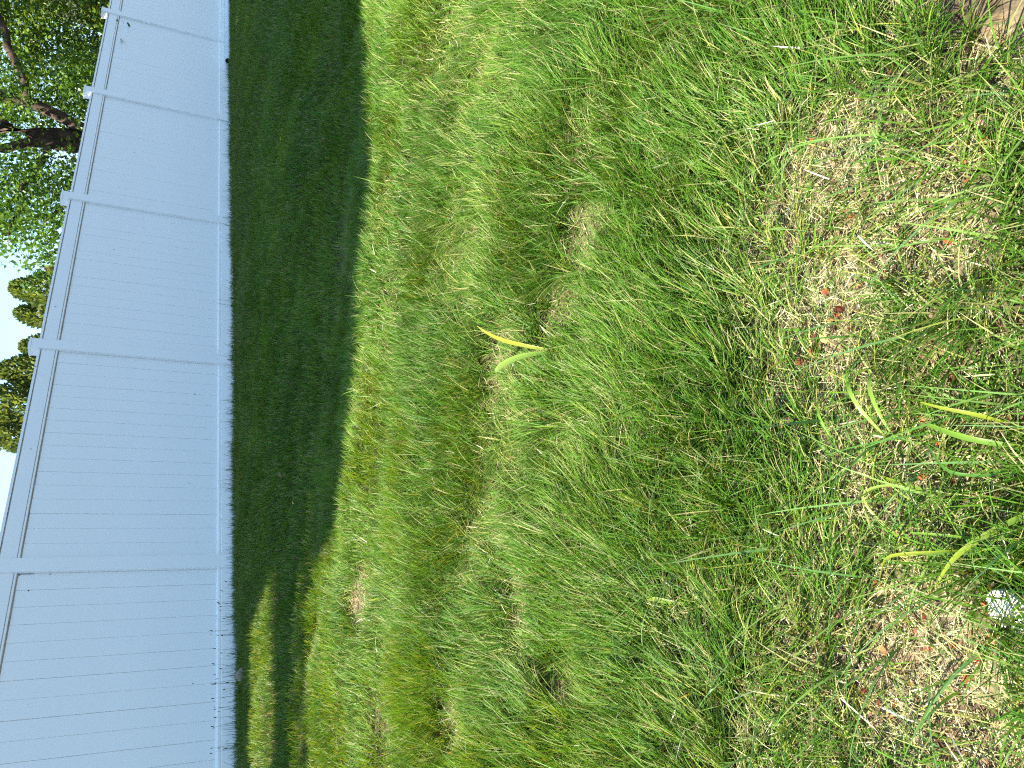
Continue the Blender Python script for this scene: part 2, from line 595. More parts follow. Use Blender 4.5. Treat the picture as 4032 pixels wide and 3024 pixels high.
def grass_zone(n, r0, r1, Lr, Wr, cell, nseg, even=False):
    x, y = sample_wedge(n, r0, r1)
    ok = fence_perp(x, y) > .01
    x, y = x[ok], y[ok]
    x0, y0 = x, y
    x, y, cx, cy_, h1, h2, h3 = tufts(x, y, cell)
    if even: x, y = x0, y0
    b, d = bare(x, y), dry(x, y) * (1 if r0 < 4 else .2)
    keep = rng.random(len(x)) > np.clip(b * .74 + d * .24, 0, .95)
    keep &= fence_perp(x, y) > .004
    x, y, cx, cy_, h1, h2, h3, b, d = [q[keep] for q in (x, y, cx, cy_, h1, h2, h3, b, d)]
    n = len(x)
    lean = vnoise(x, y, .5) * 9.0 + vnoise(x, y, .19) * 4.0
    out = np.arctan2(y - cy_, x - cx)                      # blades fan out of their tuft
    az = np.where(rng.random(n) < .62, lean + rng.normal(0, .42, n), out + rng.normal(0, .6, n))
    az = np.where(rng.random(n) < .15, rng.random(n) * 6.283, az)
    lush = vnoise(x + 3, y + 8, .35)
    length = Lr[0] + (Lr[1] - Lr[0]) * np.clip(.15 + .55 * lush + .3 * h3 + rng.normal(0, .16, n), 0, 1.25)
    length *= (1 - .25 * d)
    tilt = np.abs(rng.normal(.16, .16, n)) + .30 * vnoise(x, y, .3) * (r0 < 4) + .30 * d
    curl = np.abs(rng.normal(.35, .35, n)) + .45 * h2 + .5 * d
    width = rng.uniform(Wr[0], Wr[1], n) * (1 + .5 * (rng.random(n) < .06))
    deep = pick(n, (.016, .078, .004), (.028, .115, .006), (.050, .150, .008))
    lite = pick(n, (.105, .220, .012), (.150, .255, .018), (.085, .190, .014))
    yel = pick(n, (.20, .25, .035), (.26, .27, .05), (.33, .31, .11))
    f = np.clip(.10 + .75 * vnoise(x, y, .9) * vnoise(x + 5, y, .25) * 1.6 + rng.normal(0, .16, n), 0, 1)[:, None]
    col = deep * (1 - f) + lite * f
    py = np.clip(.04 + .30 * d, 0, 1)
    isy = (rng.random(n) < py)[:, None]
    col = np.where(isy, yel, col)
    nf = (1 - smooth(.4, 1.9, fence_perp(x, y)))[:, None] * .55          # colour blended towards olive along the fence
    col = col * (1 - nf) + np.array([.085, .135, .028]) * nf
    z = height(x, y)
    root = col * .55 + np.array([.13, .17, .04]) * .45
    tipc = np.where((rng.random(n) < .16)[:, None], pick(n, (.34, .30, .15), (.28, .26, .10)), col * 1.08)
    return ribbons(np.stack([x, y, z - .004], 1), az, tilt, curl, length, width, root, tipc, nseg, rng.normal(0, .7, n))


def merge(parts):
    Vs, Qs, Ts, Cs, o = [], [], [], [], 0
    for V, q, t, C in parts:
        Vs.append(V); Qs.append(q + o); Ts.append(t + o); Cs.append(C); o += len(V)
    return np.concatenate(Vs), np.concatenate(Qs), np.concatenate(Ts), np.concatenate(Cs)


near = merge([grass_zone(46000, .36, 1.5, (.05, .14), (.0013, .0027), .05, 4),
              grass_zone(95000, 1.5, 2.7, (.05, .15), (.0014, .0030), .060, 4),
              grass_zone(105000, 2.7, 4.4, (.05, .11), (.0018, .0034), .055, 3)])
far = merge([grass_zone(165000, 4.4, 8.0, (.045, .085), (.0026, .0048), .09, 3, True),
             grass_zone(300000, 8.0, 18.5, (.045, .08), (.004, .0075), .14, 2, True)])
tag(link('lawn_grass', np_mesh('lawn_grass', *near), M_GRASS),
    'sunlit tangled green lawn grass filling the foreground', 'grass', kind='stuff')
tag(link('shaded_lawn', np_mesh('shaded_lawn', *far), M_GRASS),
    'dark green mown lawn in shade between the sunny turf and the white fence', 'grass', kind='stuff')

# taller grass fringe and seed stalks standing against the foot of the fence
n = 5200
s = rng.uniform(-2.6, 13.2, n)
clump = vnoise(s * 1.0, s * 0 + 2, .38) ** 1.6
keep = rng.random(n) < (.2 + 1.1 * clump) * np.where(s < 2.5, 1.0, .55)
s = s[keep]; n = len(s)
o_ = rng.uniform(.012, .09, n)
xy = FP[None] + FD[None] * s[:, None] - FN[None] * o_[:, None]
Lg = rng.gamma(4, .016, n) + .02
c1 = pick(n, (.035, .085, .03), (.05, .11, .035), (.07, .12, .05))
fr = ribbons(np.column_stack([xy, height(xy[:, 0], xy[:, 1]) - .005]), rng.random(n) * 6.28, np.abs(rng.normal(.12, .12, n)), np.abs(rng.normal(.3, .3, n)),
             Lg, rng.uniform(.0022, .0042, n), c1, c1 * 1.1, 3, rng.normal(0, .8, n))
# seed stalks: a thin stem with a small dark head
sp = np.concatenate([rng.normal(-.75, .22, 20), rng.normal(-1.2, .25, 22), rng.normal(-.35, .2, 6), rng.normal(-1.7, .2, 10), rng.normal(3.5, .12, 3)])
n = len(sp)
o_ = rng.uniform(.02, .10, n)
xy = FP[None] + FD[None] * sp[:, None] - FN[None] * o_[:, None]
az = rng.random(n) * 6.28
tl = np.abs(rng.normal(.05, .06, n)); cu = np.abs(rng.normal(.12, .12, n)); Ls = rng.uniform(.09, .21, n)
g = np.tile(np.array([[.06, .085, .045]]), (n, 1))
st1 = ribbons(np.column_stack([xy, height(xy[:, 0], xy[:, 1])]), az, tl, cu, Ls, np.full(n, .0026), g, g, 3)
tip = st1[0].reshape(n, -1, 3)[:, -1]
heads = ribbons(tip - np.array([0, 0, .006]), az, tl + cu, cu, rng.uniform(.014, .03, n), rng.uniform(.006, .009, n), g * .8, g * .7, 3)
fr = merge([fr, st1, heads])
tag(link('fence_foot_grass', np_mesh('fence_foot_grass', *fr), M_GRASS),
    'fringe of uncut grass and thin seed stalks against the foot of the white fence', 'grass', kind='stuff')

# thatch: pale dry pieces lying in the turf
def thatch(n, r0, r1, Lr, Wr):
    x, y = sample_wedge(n, r0, r1)
    d, b = dry(x, y), bare(x, y)
    keep = rng.random(n) < np.clip(.10 + .62 * d + .2 * b, 0, 1)
    keep &= fence_perp(x, y) > .05
    x, y, d, b = x[keep], y[keep], d[keep], b[keep]
    n = len(x)
    zz = height(x, y) + np.abs(rng.normal(0, .016, n)) * (1 - .75 * b) + .003
    az = rng.random(n) * 6.283
    tilt = rng.normal(1.50, .20, n)
    curl = rng.normal(0, .45, n)
    Lh = rng.uniform(Lr[0], Lr[1], n) * (1 + .3 * d)
    c = pick(n, (.42, .37, .17), (.52, .47, .25), (.30, .26, .10), (.28, .31, .09), (.55, .51, .32))
    c = np.where((rng.random(n) < .10)[:, None], pick(n, (.22, .10, .045), (.16, .085, .04)), c)
    return ribbons(np.stack([x, y, zz], 1), az, tilt, curl, Lh, rng.uniform(Wr[0], Wr[1], n), c, c, 2, rng.normal(0, .9, n))


th = merge([thatch(48000, .36, 1.5, (.008, .034), (.0008, .0019)), thatch(44000, 1.5, 2.7, (.010, .036), (.0010, .0022)), thatch(26000, 2.7, 4.2, (.015, .04), (.002, .004))])
tag(link('dry_thatch', np_mesh('dry_thatch', *th), M_STRAW),
    'pale straw coloured dry clippings scattered through the sunny turf and its bare patches', 'thatch', kind='stuff')

# bleached, long straws lying on top, seen as light streaks
n = 620
x, y = sample_wedge(n, .40, 3.6)
c = pick(n, (.50, .46, .34), (.62, .58, .48), (.42, .40, .22), (.34, .38, .16))
lg = ribbons(np.stack([x, y, height(x, y) + rng.uniform(.015, .06, n)], 1), rng.random(n) * 6.28, rng.normal(1.35, .25, n), rng.normal(0.2, .35, n),
             rng.uniform(.02, .065, n), rng.uniform(.0012, .0028, n), c, c, 3, rng.normal(0, .6, n))
tag(link('bleached_straws', np_mesh('bleached_straws', *lg), M_STRAW),
    'long bleached straws lying on top of the sunny turf', 'straw', kind='stuff')

# coarse arching blades of the nearest turf
n = 520
x, y = sample_wedge(n, .42, 1.35)
lean = vnoise(x, y, .5) * 9.0
c = pick(n, (.07, .17, .03), (.13, .24, .05), (.17, .26, .06), (.10, .20, .07))
cg = ribbons(np.stack([x, y, height(x, y)], 1), lean + rng.normal(0, .7, n), np.abs(rng.normal(.55, .3, n)), np.abs(rng.normal(1.0, .45, n)),
             rng.uniform(.10, .22, n), rng.uniform(.0022, .0040, n), c, c * 1.1, 5, rng.normal(0, .5, n))
n = 260
x, y = sample_wedge(n, 1.3, 3.4)
c = pick(n, (.16, .26, .04), (.24, .30, .06), (.12, .24, .04))
cg2 = ribbons(np.stack([x, y, height(x, y)], 1), rng.random(n) * 6.28, np.abs(rng.normal(.45, .25, n)), np.abs(rng.normal(.6, .4, n)),
              rng.uniform(.10, .17, n), rng.uniform(.0026, .0042, n), c, c * 1.1, 5, rng.normal(0, .5, n))
cg = merge([cg, cg2])
tag(link('coarse_grass', np_mesh('coarse_grass', *cg), M_GRASS),
    'coarser light green arching blades rising out of the nearest turf', 'grass', kind='stuff')

# reddish crumbs of dead leaf lying on the bare soil
n = 5200
x, y = sample_wedge(n, .38, 2.3)
b = bare(x, y)
hot = np.zeros(n)
for px, py, r in ((-.27, .60, .05), (-.22, .53, .05), (-.20, .57, .04), (-.35, .66, .05), (.15, .80, .05), (.10, .84, .04), (.30, .52, .06), (-.52, 1.63, .05), (.02, .62, .05), (-.1, .6, .06), (.33, .62, .05), (-.98, 2.02, .05)):
    hot = np.maximum(hot, 1 - smooth(.5, 1.2, np.hypot(x - px, y - py) / r))
keep = rng.random(n) < (.05 * b + .85 * hot + .012)
x, y = x[keep], y[keep]; n = len(x)
az = rng.random(n) * 6.28; sz = rng.uniform(.003, .0085, n)
c = pick(n, (.34, .075, .025), (.25, .06, .025), (.42, .14, .05), (.20, .07, .035))
zz = height(x, y) + rng.uniform(.003, .016, n)
tl = rng.normal(0, .5, (n, 2))
u = np.stack([np.cos(az), np.sin(az), tl[:, 0]], 1); v = np.stack([-np.sin(az), np.cos(az), tl[:, 1]], 1)
P = np.stack([x, y, zz], 1)
V = np.stack([P - u * sz[:, None], P - v * (sz * .6)[:, None] + [0, 0, .002], P + u * sz[:, None], P + v * (sz * .7)[:, None]], 1).reshape(-1, 3)
q = (np.arange(n) * 4)[:, None] + np.array([0, 1, 2, 3])
tag(link('leaf_litter', np_mesh('leaf_litter', V, quads=q, col=np.repeat(c, 4, 0)), M_CRUMB),
    'rust red crumbs of dead leaf on the bare soil patches', 'leaf litter', kind='stuff')


# ------------------------------------------------------------------ single weeds and things lying on the lawn
def strap_leaf(pts, widths, col, fold=.25, col_tip=None):
    """a broad grass leaf along a 3-D polyline, folded along its midrib"""
    P = [Vector(p) for p in pts]
    # resample with Catmull-Rom
    Q, W = [], []
    for i in range(len(P) - 1):
        a, b, c, d = P[max(i - 1, 0)], P[i], P[i + 1], P[min(i + 2, len(P) - 1)]
        for k in range(5):
            t = k / 5
            Q.append(.5 * ((2 * b) + (c - a) * t + (2 * a - 5 * b + 4 * c - d) * t * t + (3 * b - a - 3 * c + d) * t ** 3))
            W.append(widths[i] * (1 - t) + widths[i + 1] * t)
    Q.append(P[-1]); W.append(widths[-1])
    V, C = [], []
    n = len(Q)
    for i in range(n):
        d = (Q[min(i + 1, n - 1)] - Q[max(i - 1, 0)]).normalized()
        sd = d.cross(Vector((0, 0, 1)))
        if sd.length < .05: sd = Vector((1, 0, 0))
        sd.normalize()
        up = sd.cross(d)
        hw = W[i] / 2
        V += [Q[i] - sd * hw + up * hw * fold, Q[i], Q[i] + sd * hw + up * hw * fold]
        f = i / (n - 1)
        cc = [col[k] * (1 - f) + (col_tip or col)[k] * f for k in range(3)]
        C += [cc, [q_ * .9 for q_ in cc], cc]
    quads = []
    for i in range(n - 1):
        for k in range(2):
            quads.append((3 * i + k, 3 * i + k + 1, 3 * i + 4 + k, 3 * i + 3 + k))
    return np_mesh('leaf', np.array([tuple(v) for v in V]), quads=np.array(quads), col=np.array(C))


def weed(name, label, base, leaves, cat='weed', group=None):
    z0 = float(height(base[0], base[1]))
    e = empty(name, (base[0], base[1], z0))
    tag(e, label, cat, group)
    for pts, wd, col, *rest in leaves:
        me = strap_leaf(pts, [q_ * (1 if name == 'broadleaf_grass_weed' else .74) for q_ in wd], col, col_tip=rest[0] if rest else None)
        link('leaf', me, M_WEED, e)
    return e


YG = (.25, .30, .025); LG = (.15, .27, .028); MG = (.08, .20, .025); PG = (.25, .34, .07)
weed('broadleaf_grass_weed', 'young bright yellow green weed with two wide strap leaves in the middle of the lawn', (.085, 1.60),
     [([(0, 0, 0), (-.008, .04, .05), (-.022, .085, .08), (-.044, .135, .096), (-.058, .158, .098)], [.005, .010, .015, .017, .010], LG, PG),
      ([(0, .0, 0), (.008, .05, .06), (.02, .12, .10), (.04, .19, .12), (.057, .245, .122)], [.005, .009, .010, .007, .002], YG, (.36, .34, .04)),
      ([(-.004, -.01, 0), (-.012, .02, .03), (-.035, .055, .05), (-.06, .075, .045)], [.005, .008, .009, .003], MG),
      ([(.0, -.01, 0), (.004, -.045, .045), (.012, -.085, .06)], [.004, .006, .002], MG)])
weed('bent_leaf_weed', 'pale green weed with bent hanging ribbon leaves in the near turf', (.0, .68),
     [([(.055, .03, 0), (.062, .035, .03), (.04, .03, .075), (.012, .012, .078), (-.02, .0, .045), (-.03, .01, .015)], [.004, .006, .0075, .008, .006, .003], LG, PG),
      ([(.055, .025, 0), (.06, .022, .035), (.04, .012, .06), (.005, -.004, .058), (-.03, -.012, .03)], [.004, .006, .0085, .007, .003], PG, LG),
      ([(.01, .10, 0), (.02, .12, .025), (-.005, .10, .048), (-.035, .09, .03), (-.045, .085, .008)], [.003, .005, .006, .005, .002], LG)])
weed('tall_strap_weed', 'large out of focus yellow green strap weed arching above the turf by the white stone', (-.075, .545),
     [([(.03, -.10, 0), (.0, -.07, .04), (-.035, -.03, .065), (-.075, .01, .07), (-.12, .045, .05)], [.005, .007, .009, .008, .002], MG, YG),
      ([(-.065, .0, .02), (-.07, .015, .09), (-.085, .06, .11), (-.115, .11, .06)], [.003, .004, .005, .002], YG),
      ([(-.055, .0, .02), (-.055, .03, .06), (-.06, .07, .07)], [.003, .004, .002], LG),
      ([(-.03, .06, 0), (-.01, .11, .045), (-.03, .15, .055), (-.07, .125, .03), (-.085, .08, .02)], [.003, .004, .005, .005, .003], PG, YG)])
weed('wide_blade_weed', 'flat wide green grass blade standing out of the turf left of the centre weed', (-.355, 1.05),
     [([(0, 0, 0), (.0, .02, .03), (-.002, .05, .048), (-.006, .075, .05)], [.006, .009, .012, .010], LG, (.30, .36, .07)),
      ([(.01, .01, 0), (.03, .035, .04), (.045, .06, .05)], [.003, .005, .002], MG)])
weed('two_blade_weed', 'weed of two crossing bright green blades reaching into the bottom edge of the lawn view', (-.02, .52),
     [([(0, -.01, 0), (.0, .0, .05), (.005, .04, .07), (.015, .09, .06)], [.005, .008, .009, .006], LG, LG),
      ([(0, .0, 0), (-.03, .0, .06), (-.035, .04, .085), (-.01, .08, .07)], [.003, .0045, .005, .003], MG),
      ([(.02, .01, 0), (.03, .02, .07), (.035, .05, .09), (.04, .08, .09)], [.004, .006, .005, .002], YG)])
weed('yellow_blade_weed', 'slender yellow green blade lying across thin turf right of the yellow strap weed', (-.085, .58),
     [([(0, 0, .01), (.0, .04, .035), (.005, .09, .035), (.01, .13, .02)], [.004, .007, .005, .002], MG, YG)])
weed('upright_blade_weed', 'bright lime grass blade poking above the edge of the shade on the left', (-.76, 2.56),
     [([(0, 0, 0), (-.01, .0, .06), (-.03, .03, .09), (-.045, .08, .095)], [.004, .007, .009, .003], LG, YG),
      ([(.02, .0, 0), (.03, .0, .05), (.05, .02, .07)], [.003, .004, .002], YG)])
weed('pale_curl_weed', 'curled pale weed blades beside the bare strip at the edge of the shade', (-.92, 3.18),
     [([(0, 0, 0), (.03, .02, .10), (.08, .03, .13), (.13, .03, .09)], [.004, .005, .004, .002], PG),
      ([(0, 0, 0), (-.01, .03, .08), (-.05, .06, .13)], [.004, .005, .002], PG)])


# small round-leaved weed rosettes in the bare patch
def round_leaf(r, col):
    V, C = [(0, 0, .002)], [[c_ * .85 for c_ in col]]
    k = 12
    for i in range(k):
        a = 2 * math.pi * i / k
        rr = r * (1 + .10 * math.cos(3 * a) + .06 * random.uniform(-1, 1)) * (.8 if i == 0 else 1)
        V.append((rr * math.cos(a), rr * math.sin(a) * .85, .0 + .12 * r * math.cos(2 * a)))
        C.append(col)
    T = [(0, 1 + i, 1 + (i + 1) % k) for i in range(k)]
    return np_mesh('leaf', np.array(V), tris=np.array(T), col=np.array(C))


def rosette(label, base, n, spread, rr):
    z0 = float(height(base[0], base[1]))
    e = empty('round_leaf_weed', (base[0], base[1], z0))
    tag(e, label, 'weed', 'round leaved weeds in thin turf')
    for i in range(n):
        a = random.uniform(0, 6.28); d = spread * math.sqrt(random.random())
        col = random.choice([(.10, .22, .035), (.15, .27, .05), (.20, .32, .08)])
        l = link('leaf', round_leaf(random.uniform(*rr), col), M_WEED, e)
        l.location = (d * math.cos(a), d * math.sin(a), random.uniform(.008, .035))
        l.rotation_euler = (random.uniform(-.4, .4), random.uniform(-.4, .4), random.uniform(0, 6.28))


rosette('patch of small round green weed leaves beside the bare soil patch on the left', (-.57, 1.52), 16, .075, (.007, .014))
rosette('few small pale round weed leaves under the centre strap weed', (.125, 1.74), 6, .05, (.012, .02))
rosette('pale round weed leaves in the thin turf above the bare soil patch on the left', (-.60, 1.60), 7, .05, (.008, .014))


# rough lumps made from convex hulls of jittered points
def hull_mesh(name, sx, sy, sz, n=26, seed=0, flat_top=None, bevel=.0):
    r = random.Random(seed)
    bm = bmesh.new()
    for i in range(n):
        v = Vector((r.gauss(0, 1), r.gauss(0, 1), r.gauss(0, 1))).normalized()
        z = v.z * sz
        if flat_top is not None: z = min(z, flat_top * sz)
        bm.verts.new((v.x * sx, v.y * sy, z))
    bmesh.ops.convex_hull(bm, input=bm.verts[:])
    bmesh.ops.delete(bm, geom=[v for v in bm.verts if not v.link_faces], context='VERTS')
    if bevel:
        bmesh.ops.bevel(bm, geom=bm.edges[:], offset=bevel, segments=1, affect='EDGES')
    return bm_mesh(name, bm)


# white broken stone: an upper slab and a lower, tilted ledge
z0 = float(height(-.20, .52))
bm = bmesh.new()
def slab(bm, pts, z_lo, z_hi, tilt=(0, 0), shrink=.9):
    cx = sum(p[0] for p in pts) / len(pts); cy_ = sum(p[1] for p in pts) / len(pts)
    lo = [bm.verts.new((x, y, z_lo)) for x, y in pts]
    hi = [bm.verts.new((cx + (x - cx) * shrink, cy_ + (y - cy_) * shrink, z_hi + tilt[0] * (x - cx) + tilt[1] * (y - cy_))) for x, y in pts]
    k = len(pts)
    for i in range(k):
        bm.faces.new((lo[i], lo[(i + 1) % k], hi[(i + 1) % k], hi[i]))
    bm.faces.new(hi); bm.faces.new(lo[::-1])
slab(bm, [(-.012, -.05), (.022, -.045), (.034, -.01), (.026, .020), (.004, .030), (-.014, .018), (-.018, -.02)], -.01, .040, (.10, -.10), .93)
slab(bm, [(-.048, -.045), (-.014, -.055), (-.010, .0), (-.006, .030), (-.026, .034), (-.045, .012)], -.01, .018, (.55, -.05), .93)
bmesh.ops.bevel(bm, geom=bm.edges[:], offset=.002, segments=2, affect='EDGES')
bmesh.ops.subdivide_edges(bm, edges=bm.edges[:], cuts=1)
for v in bm.verts:
    v.co += Vector((random.gauss(0, .0005), random.gauss(0, .0005), random.gauss(0, .0005)))
st = link('stone', bm_mesh('stone', bm), M_STONE)
st.location = (-.196, .520, z0 + .012); st.scale = (.62, .62, .62)
tag(st, 'broken white stone with a grey stepped side half sunk in dry turf', 'stone')

rk = link('stone', hull_mesh('tan_stone', .055, .04, .045, 30, 3, bevel=.004), M_ROCK)
rk.location = (-2.36, 6.03, float(height(-2.36, 6.03)) + .05)
tag(rk, 'small tan stone lying in the shaded lawn close to the fence', 'stone')

nz = float(height(-.02, .865))
bm = bmesh.new()
bmesh.ops.create_icosphere(bm, subdivisions=3, radius=1, matrix=Matrix.Diagonal((.0085, .012, .009, 1)))
for v in bm.verts: v.co *= 1 + .05 * math.sin(v.co.y * 900) + random.gauss(0, .015)
for f in bm.faces: f.smooth = True
nut = empty('nut_husk', (-.022, .865, nz + .016), .5)
tag(nut, 'dull yellow brown nut husk lying in a dark hollow of the near turf', 'nut husk')
link('husk', bm_mesh('husk', bm), M_NUT, nut)
bm = bmesh.new()
bmesh.ops.create_cone(bm, segments=10, radius1=.0062, radius2=.0035, depth=.006, cap_ends=True, matrix=Matrix.Translation((0, -.0125, 0)) @ Matrix.Rotation(math.pi / 2, 4, 'X'))
link('stem_cap', bm_mesh('stem_cap', bm), M_CHIP, nut)

bm = bmesh.new()
slab(bm, [(-.016, -.007), (.012, -.009), (.019, -.001), (.014, .008), (-.012, .009), (-.019, .001)], -.004, .006, (.1, .2), .9)
bmesh.ops.bevel(bm, geom=bm.edges[:], offset=.0012, segments=1, affect='EDGES')
for v in bm.verts: v.co += Vector((random.gauss(0, .0006), random.gauss(0, .0006), random.gauss(0, .0006)))
ch = link('wood_chip', bm_mesh('wood_chip', bm), M_CHIP)
ch.scale = (.65, .65, .65); ch.location = (.362, .60, float(height(.355, .6)) + .022); ch.rotation_euler = (.35, -.2, .9)
tag(ch, 'pinkish brown chip of wood lying in the dry turf near the bottom right', 'wood chip')


def dead_leaf(label, loc, size, col, rz, seed):
    r = random.Random(seed)
    V, C = [], []
    k = 9
    for i in range(k):
        t = i / (k - 1)
        wv = math.sin(math.pi * min(t * .92 + .05, 1)) * size * .32 * (1 + .15 * r.uniform(-1, 1))
        curlz = size * .18 * math.sin(t * 3.0) + size * .03 * r.uniform(-1, 1)
        for sgn in (-1, 0, 1):
            V.append(((t - .5) * size, sgn * wv, curlz + abs(sgn) * size * .10 * (1 + r.uniform(-.5, .5))))
            C.append([c_ * r.uniform(.85, 1.15) for c_ in col])
    Q = [(3 * i + j, 3 * i + j + 1, 3 * i + 4 + j, 3 * i + 3 + j) for i in range(k - 1) for j in range(2)]
    o = link('fallen_leaf', np_mesh('fallen_leaf', np.array(V), quads=np.array(Q), col=np.array(C)), M_CRUMB)
    o.location = (loc[0], loc[1], float(height(loc[0], loc[1])) + loc[2])
    o.rotation_euler = (r.uniform(-.3, .3), r.uniform(-.3, .3), rz)
    tag(o, label, 'leaf')


dead_leaf('curled tan and yellow fallen leaf beside the bent pale green weed', (.105, .80, .022), .019, (.42, .33, .11), .4, 1)
dead_leaf('bright yellow fallen leaf in the dark shade, the larger of two', (1.76, 6.30, .075), .05, (.55, .45, .03), 1.2, 2)
dead_leaf('small yellow fallen leaf in the dark shade, left of a larger yellow one', (1.57, 6.18, .075), .035, (.52, .42, .03), .2, 3)
dead_leaf('brown fallen leaf lying in the shaded lawn nearer than the two yellow ones', (1.42, 4.95, .07), .06, (.30, .17, .10), 2.0, 4)
dead_leaf('reddish brown fallen leaf in the shade near the left end of the shaded lawn', (-.72, 5.2, .07), .06, (.26, .15, .07), .9, 6)
dead_leaf('small yellow fallen leaf near the dull light streak of the shaded lawn', (-.83, 4.75, .075), .03, (.50, .36, .05), .9, 8)

# ------------------------------------------------------------------ trees beyond the fence
TAN_EL = math.tan(SUN_EL)
SHX, SHY = math.cos(SUN_AZ), math.sin(SUN_AZ)


def lands(P):
    """where the sun throws the shadow of these points on the lawn"""
    k = P[:, 2] / TAN_EL
    return P[:, 0] - SHX * k, P[:, 1] - SHY * k


def keeps_lawn_sunny(P):
    """shapes the unseen crowns: drops points whose shadow would fall on the sunny lawn"""
    gx, gy = lands(P)
    ex = edge_y(gx)
    perp = fence_perp(gx, gy)
    al = (gx - FP[0]) * FD[0] + (gy - FP[1]) * FD[1]
    infront = perp > -.1
    lit = infront & (gy < ex + .02)
    lit |= infront & (perp < 1.55 + .1 * np.sin(al * 3)) & (al < -.9) & (gx < 0)          # light streak by the fence
    lit |= infront & (perp > 1.95) & (perp < 2.2) & (al < -.7) & (al > -1.75)
    lit |= infront & (al < -1.5) & (perp > 2.45)
    return ~lit


def leaves_skirt_sunny(P):
    """unseen upper leaves dropped where they would shade the low branches by the fence"""
    k = (P[:, 2] - 2.7) / TAN_EL
    gx, gy = P[:, 0] - SHX * k, P[:, 1] - SHY * k
    return ~((fence_perp(gx, gy) < -.9) & (gx > .6) & (gx < 12) & (gy < 19.5))


def leaves(P, size, cols, flat=.6, aspect=.62, seed=0):
    """folded leaf quads: 4 verts, 2 triangles each"""
    r = np.random.default_rng(seed)
    n = len(P)
    az = r.random(n) * 6.283
    pit = r.normal(-.55, .55, n)
    u = np.stack([np.cos(az) * np.cos(pit), np.sin(az) * np.cos(pit), np.sin(pit)], 1)
    v = np.stack([-np.sin(az), np.cos(az), r.normal(0, 1 - flat, n)], 1)
    v /= np.linalg.norm(v, axis=1)[:, None]
    w_ = np.cross(u, v)
    sz = size * r.uniform(.65, 1.25, n)[:, None]
    V = np.stack([P - u * sz * .5, P - v * sz * aspect * .5 + u * sz * .05 + w_ * sz * .08, P + u * sz * .5, P + v * sz * aspect * .5 + u * sz * .05 + w_ * sz * .08], 1)
    o = (np.arange(n) * 4)[:, None]
    T = np.concatenate([o + np.array([0, 1, 2]), o + np.array([0, 2, 3])])
    cols = np.array(cols)
    c = cols[r.integers(0, len(cols), n)] * r.uniform(.8, 1.2, (n, 1))
    return V.reshape(-1, 3), T, np.repeat(c, 4, 0)


def in_ellipsoid(n, c, rad, shell=.0, seed=0):
    r = np.random.default_rng(seed)
    d = r.normal(0, 1, (n, 3)); d /= np.linalg.norm(d, axis=1)[:, None]
    k = (shell ** 3 + (1 - shell ** 3) * r.random(n)) ** (1 / 3)
    return np.array(c) + d * k[:, None] * np.array(rad)


def crown_obj(parent, sets, mat, base):
    Vs, Ts, Cs, o = [], [], [], 0
    for V, T, C in sets:
        Vs.append(V - np.array(base)); Ts.append(T + o); Cs.append(C); o += len(V)
    return link('crown', np_mesh('crown', np.concatenate(Vs), tris=np.concatenate(Ts), col=np.concatenate(Cs), smooth=False), mat, parent)


def limb_mesh(paths):
    bm = bmesh.new()
    for pts, r0, r1 in paths:
        k = len(pts)
        tube_ring(bm, pts, [r0 + (r1 - r0) * i / (k - 1) for i in range(k)], 9)
    return bm_mesh('limb', bm)


def wig(p0, p1, n=6, amp=.12, seed=0):
    r = random.Random(seed)
    p0, p1 = Vector(p0), Vector(p1)
    return [tuple(p0.lerp(p1, i / (n - 1)) + (Vector((r.uniform(-1, 1), r.uniform(-1, 1), r.uniform(-1, 1))) * amp if 0 < i < n - 1 else Vector((0, 0, 0)))) for i in range(n)]


DK = [(.040, .100, .014), (.065, .145, .018), (.085, .170, .022), (.050, .115, .020)]
BR = [(.120, .205, .022), (.150, .230, .026), (.095, .175, .020), (.190, .240, .040)]

# --- the maple whose trunk shows above the fence
TB = (3.57, 15.6, 0)
maple = empty('maple_tree', TB)
tag(maple, 'big leafy tree with a dark forked trunk and deep green leaves rising behind the fence', 'tree')
link('trunk', limb_mesh([(wig((0, 0, -.2), (.06, 0, 1.9), 6, .04, 1), .25, .21), (wig((.06, 0, 1.8), (.0, .1, 4.4), 6, .06, 2), .16, .12),
                         (wig((.0, .1, 4.3), (.3, .2, 9.0), 7, .2, 3), .12, .04)]), M_BARK, maple)
for k, (a, b, r0, r1) in enumerate([((.05, 0, 1.75), (.75, -.4, 4.2), .11, .07), ((.05, 0, 1.9), (-.55, -.2, 4.0), .10, .06), ((-.2, -.1, 2.7), (-1.9, -.9, 3.0), .055, .02),
                                    ((.02, 0, 1.5), (-1.6, -.8, 2.55), .06, .02), ((.4, -.2, 3.0), (2.6, -1.0, 3.8), .08, .03), ((.0, .1, 4.2), (-2.6, -1.2, 6.5), .12, .03),
                                    ((.1, .1, 4.8), (3.0, 1.0, 7.5), .12, .03), ((-.9, -.45, 2.15), (-1.3, -.9, 1.75), .03, .012)]):
    link('limb', limb_mesh([(wig(a, b, 7, .10, 20 + k), r0, r1)]), M_BARK, maple)
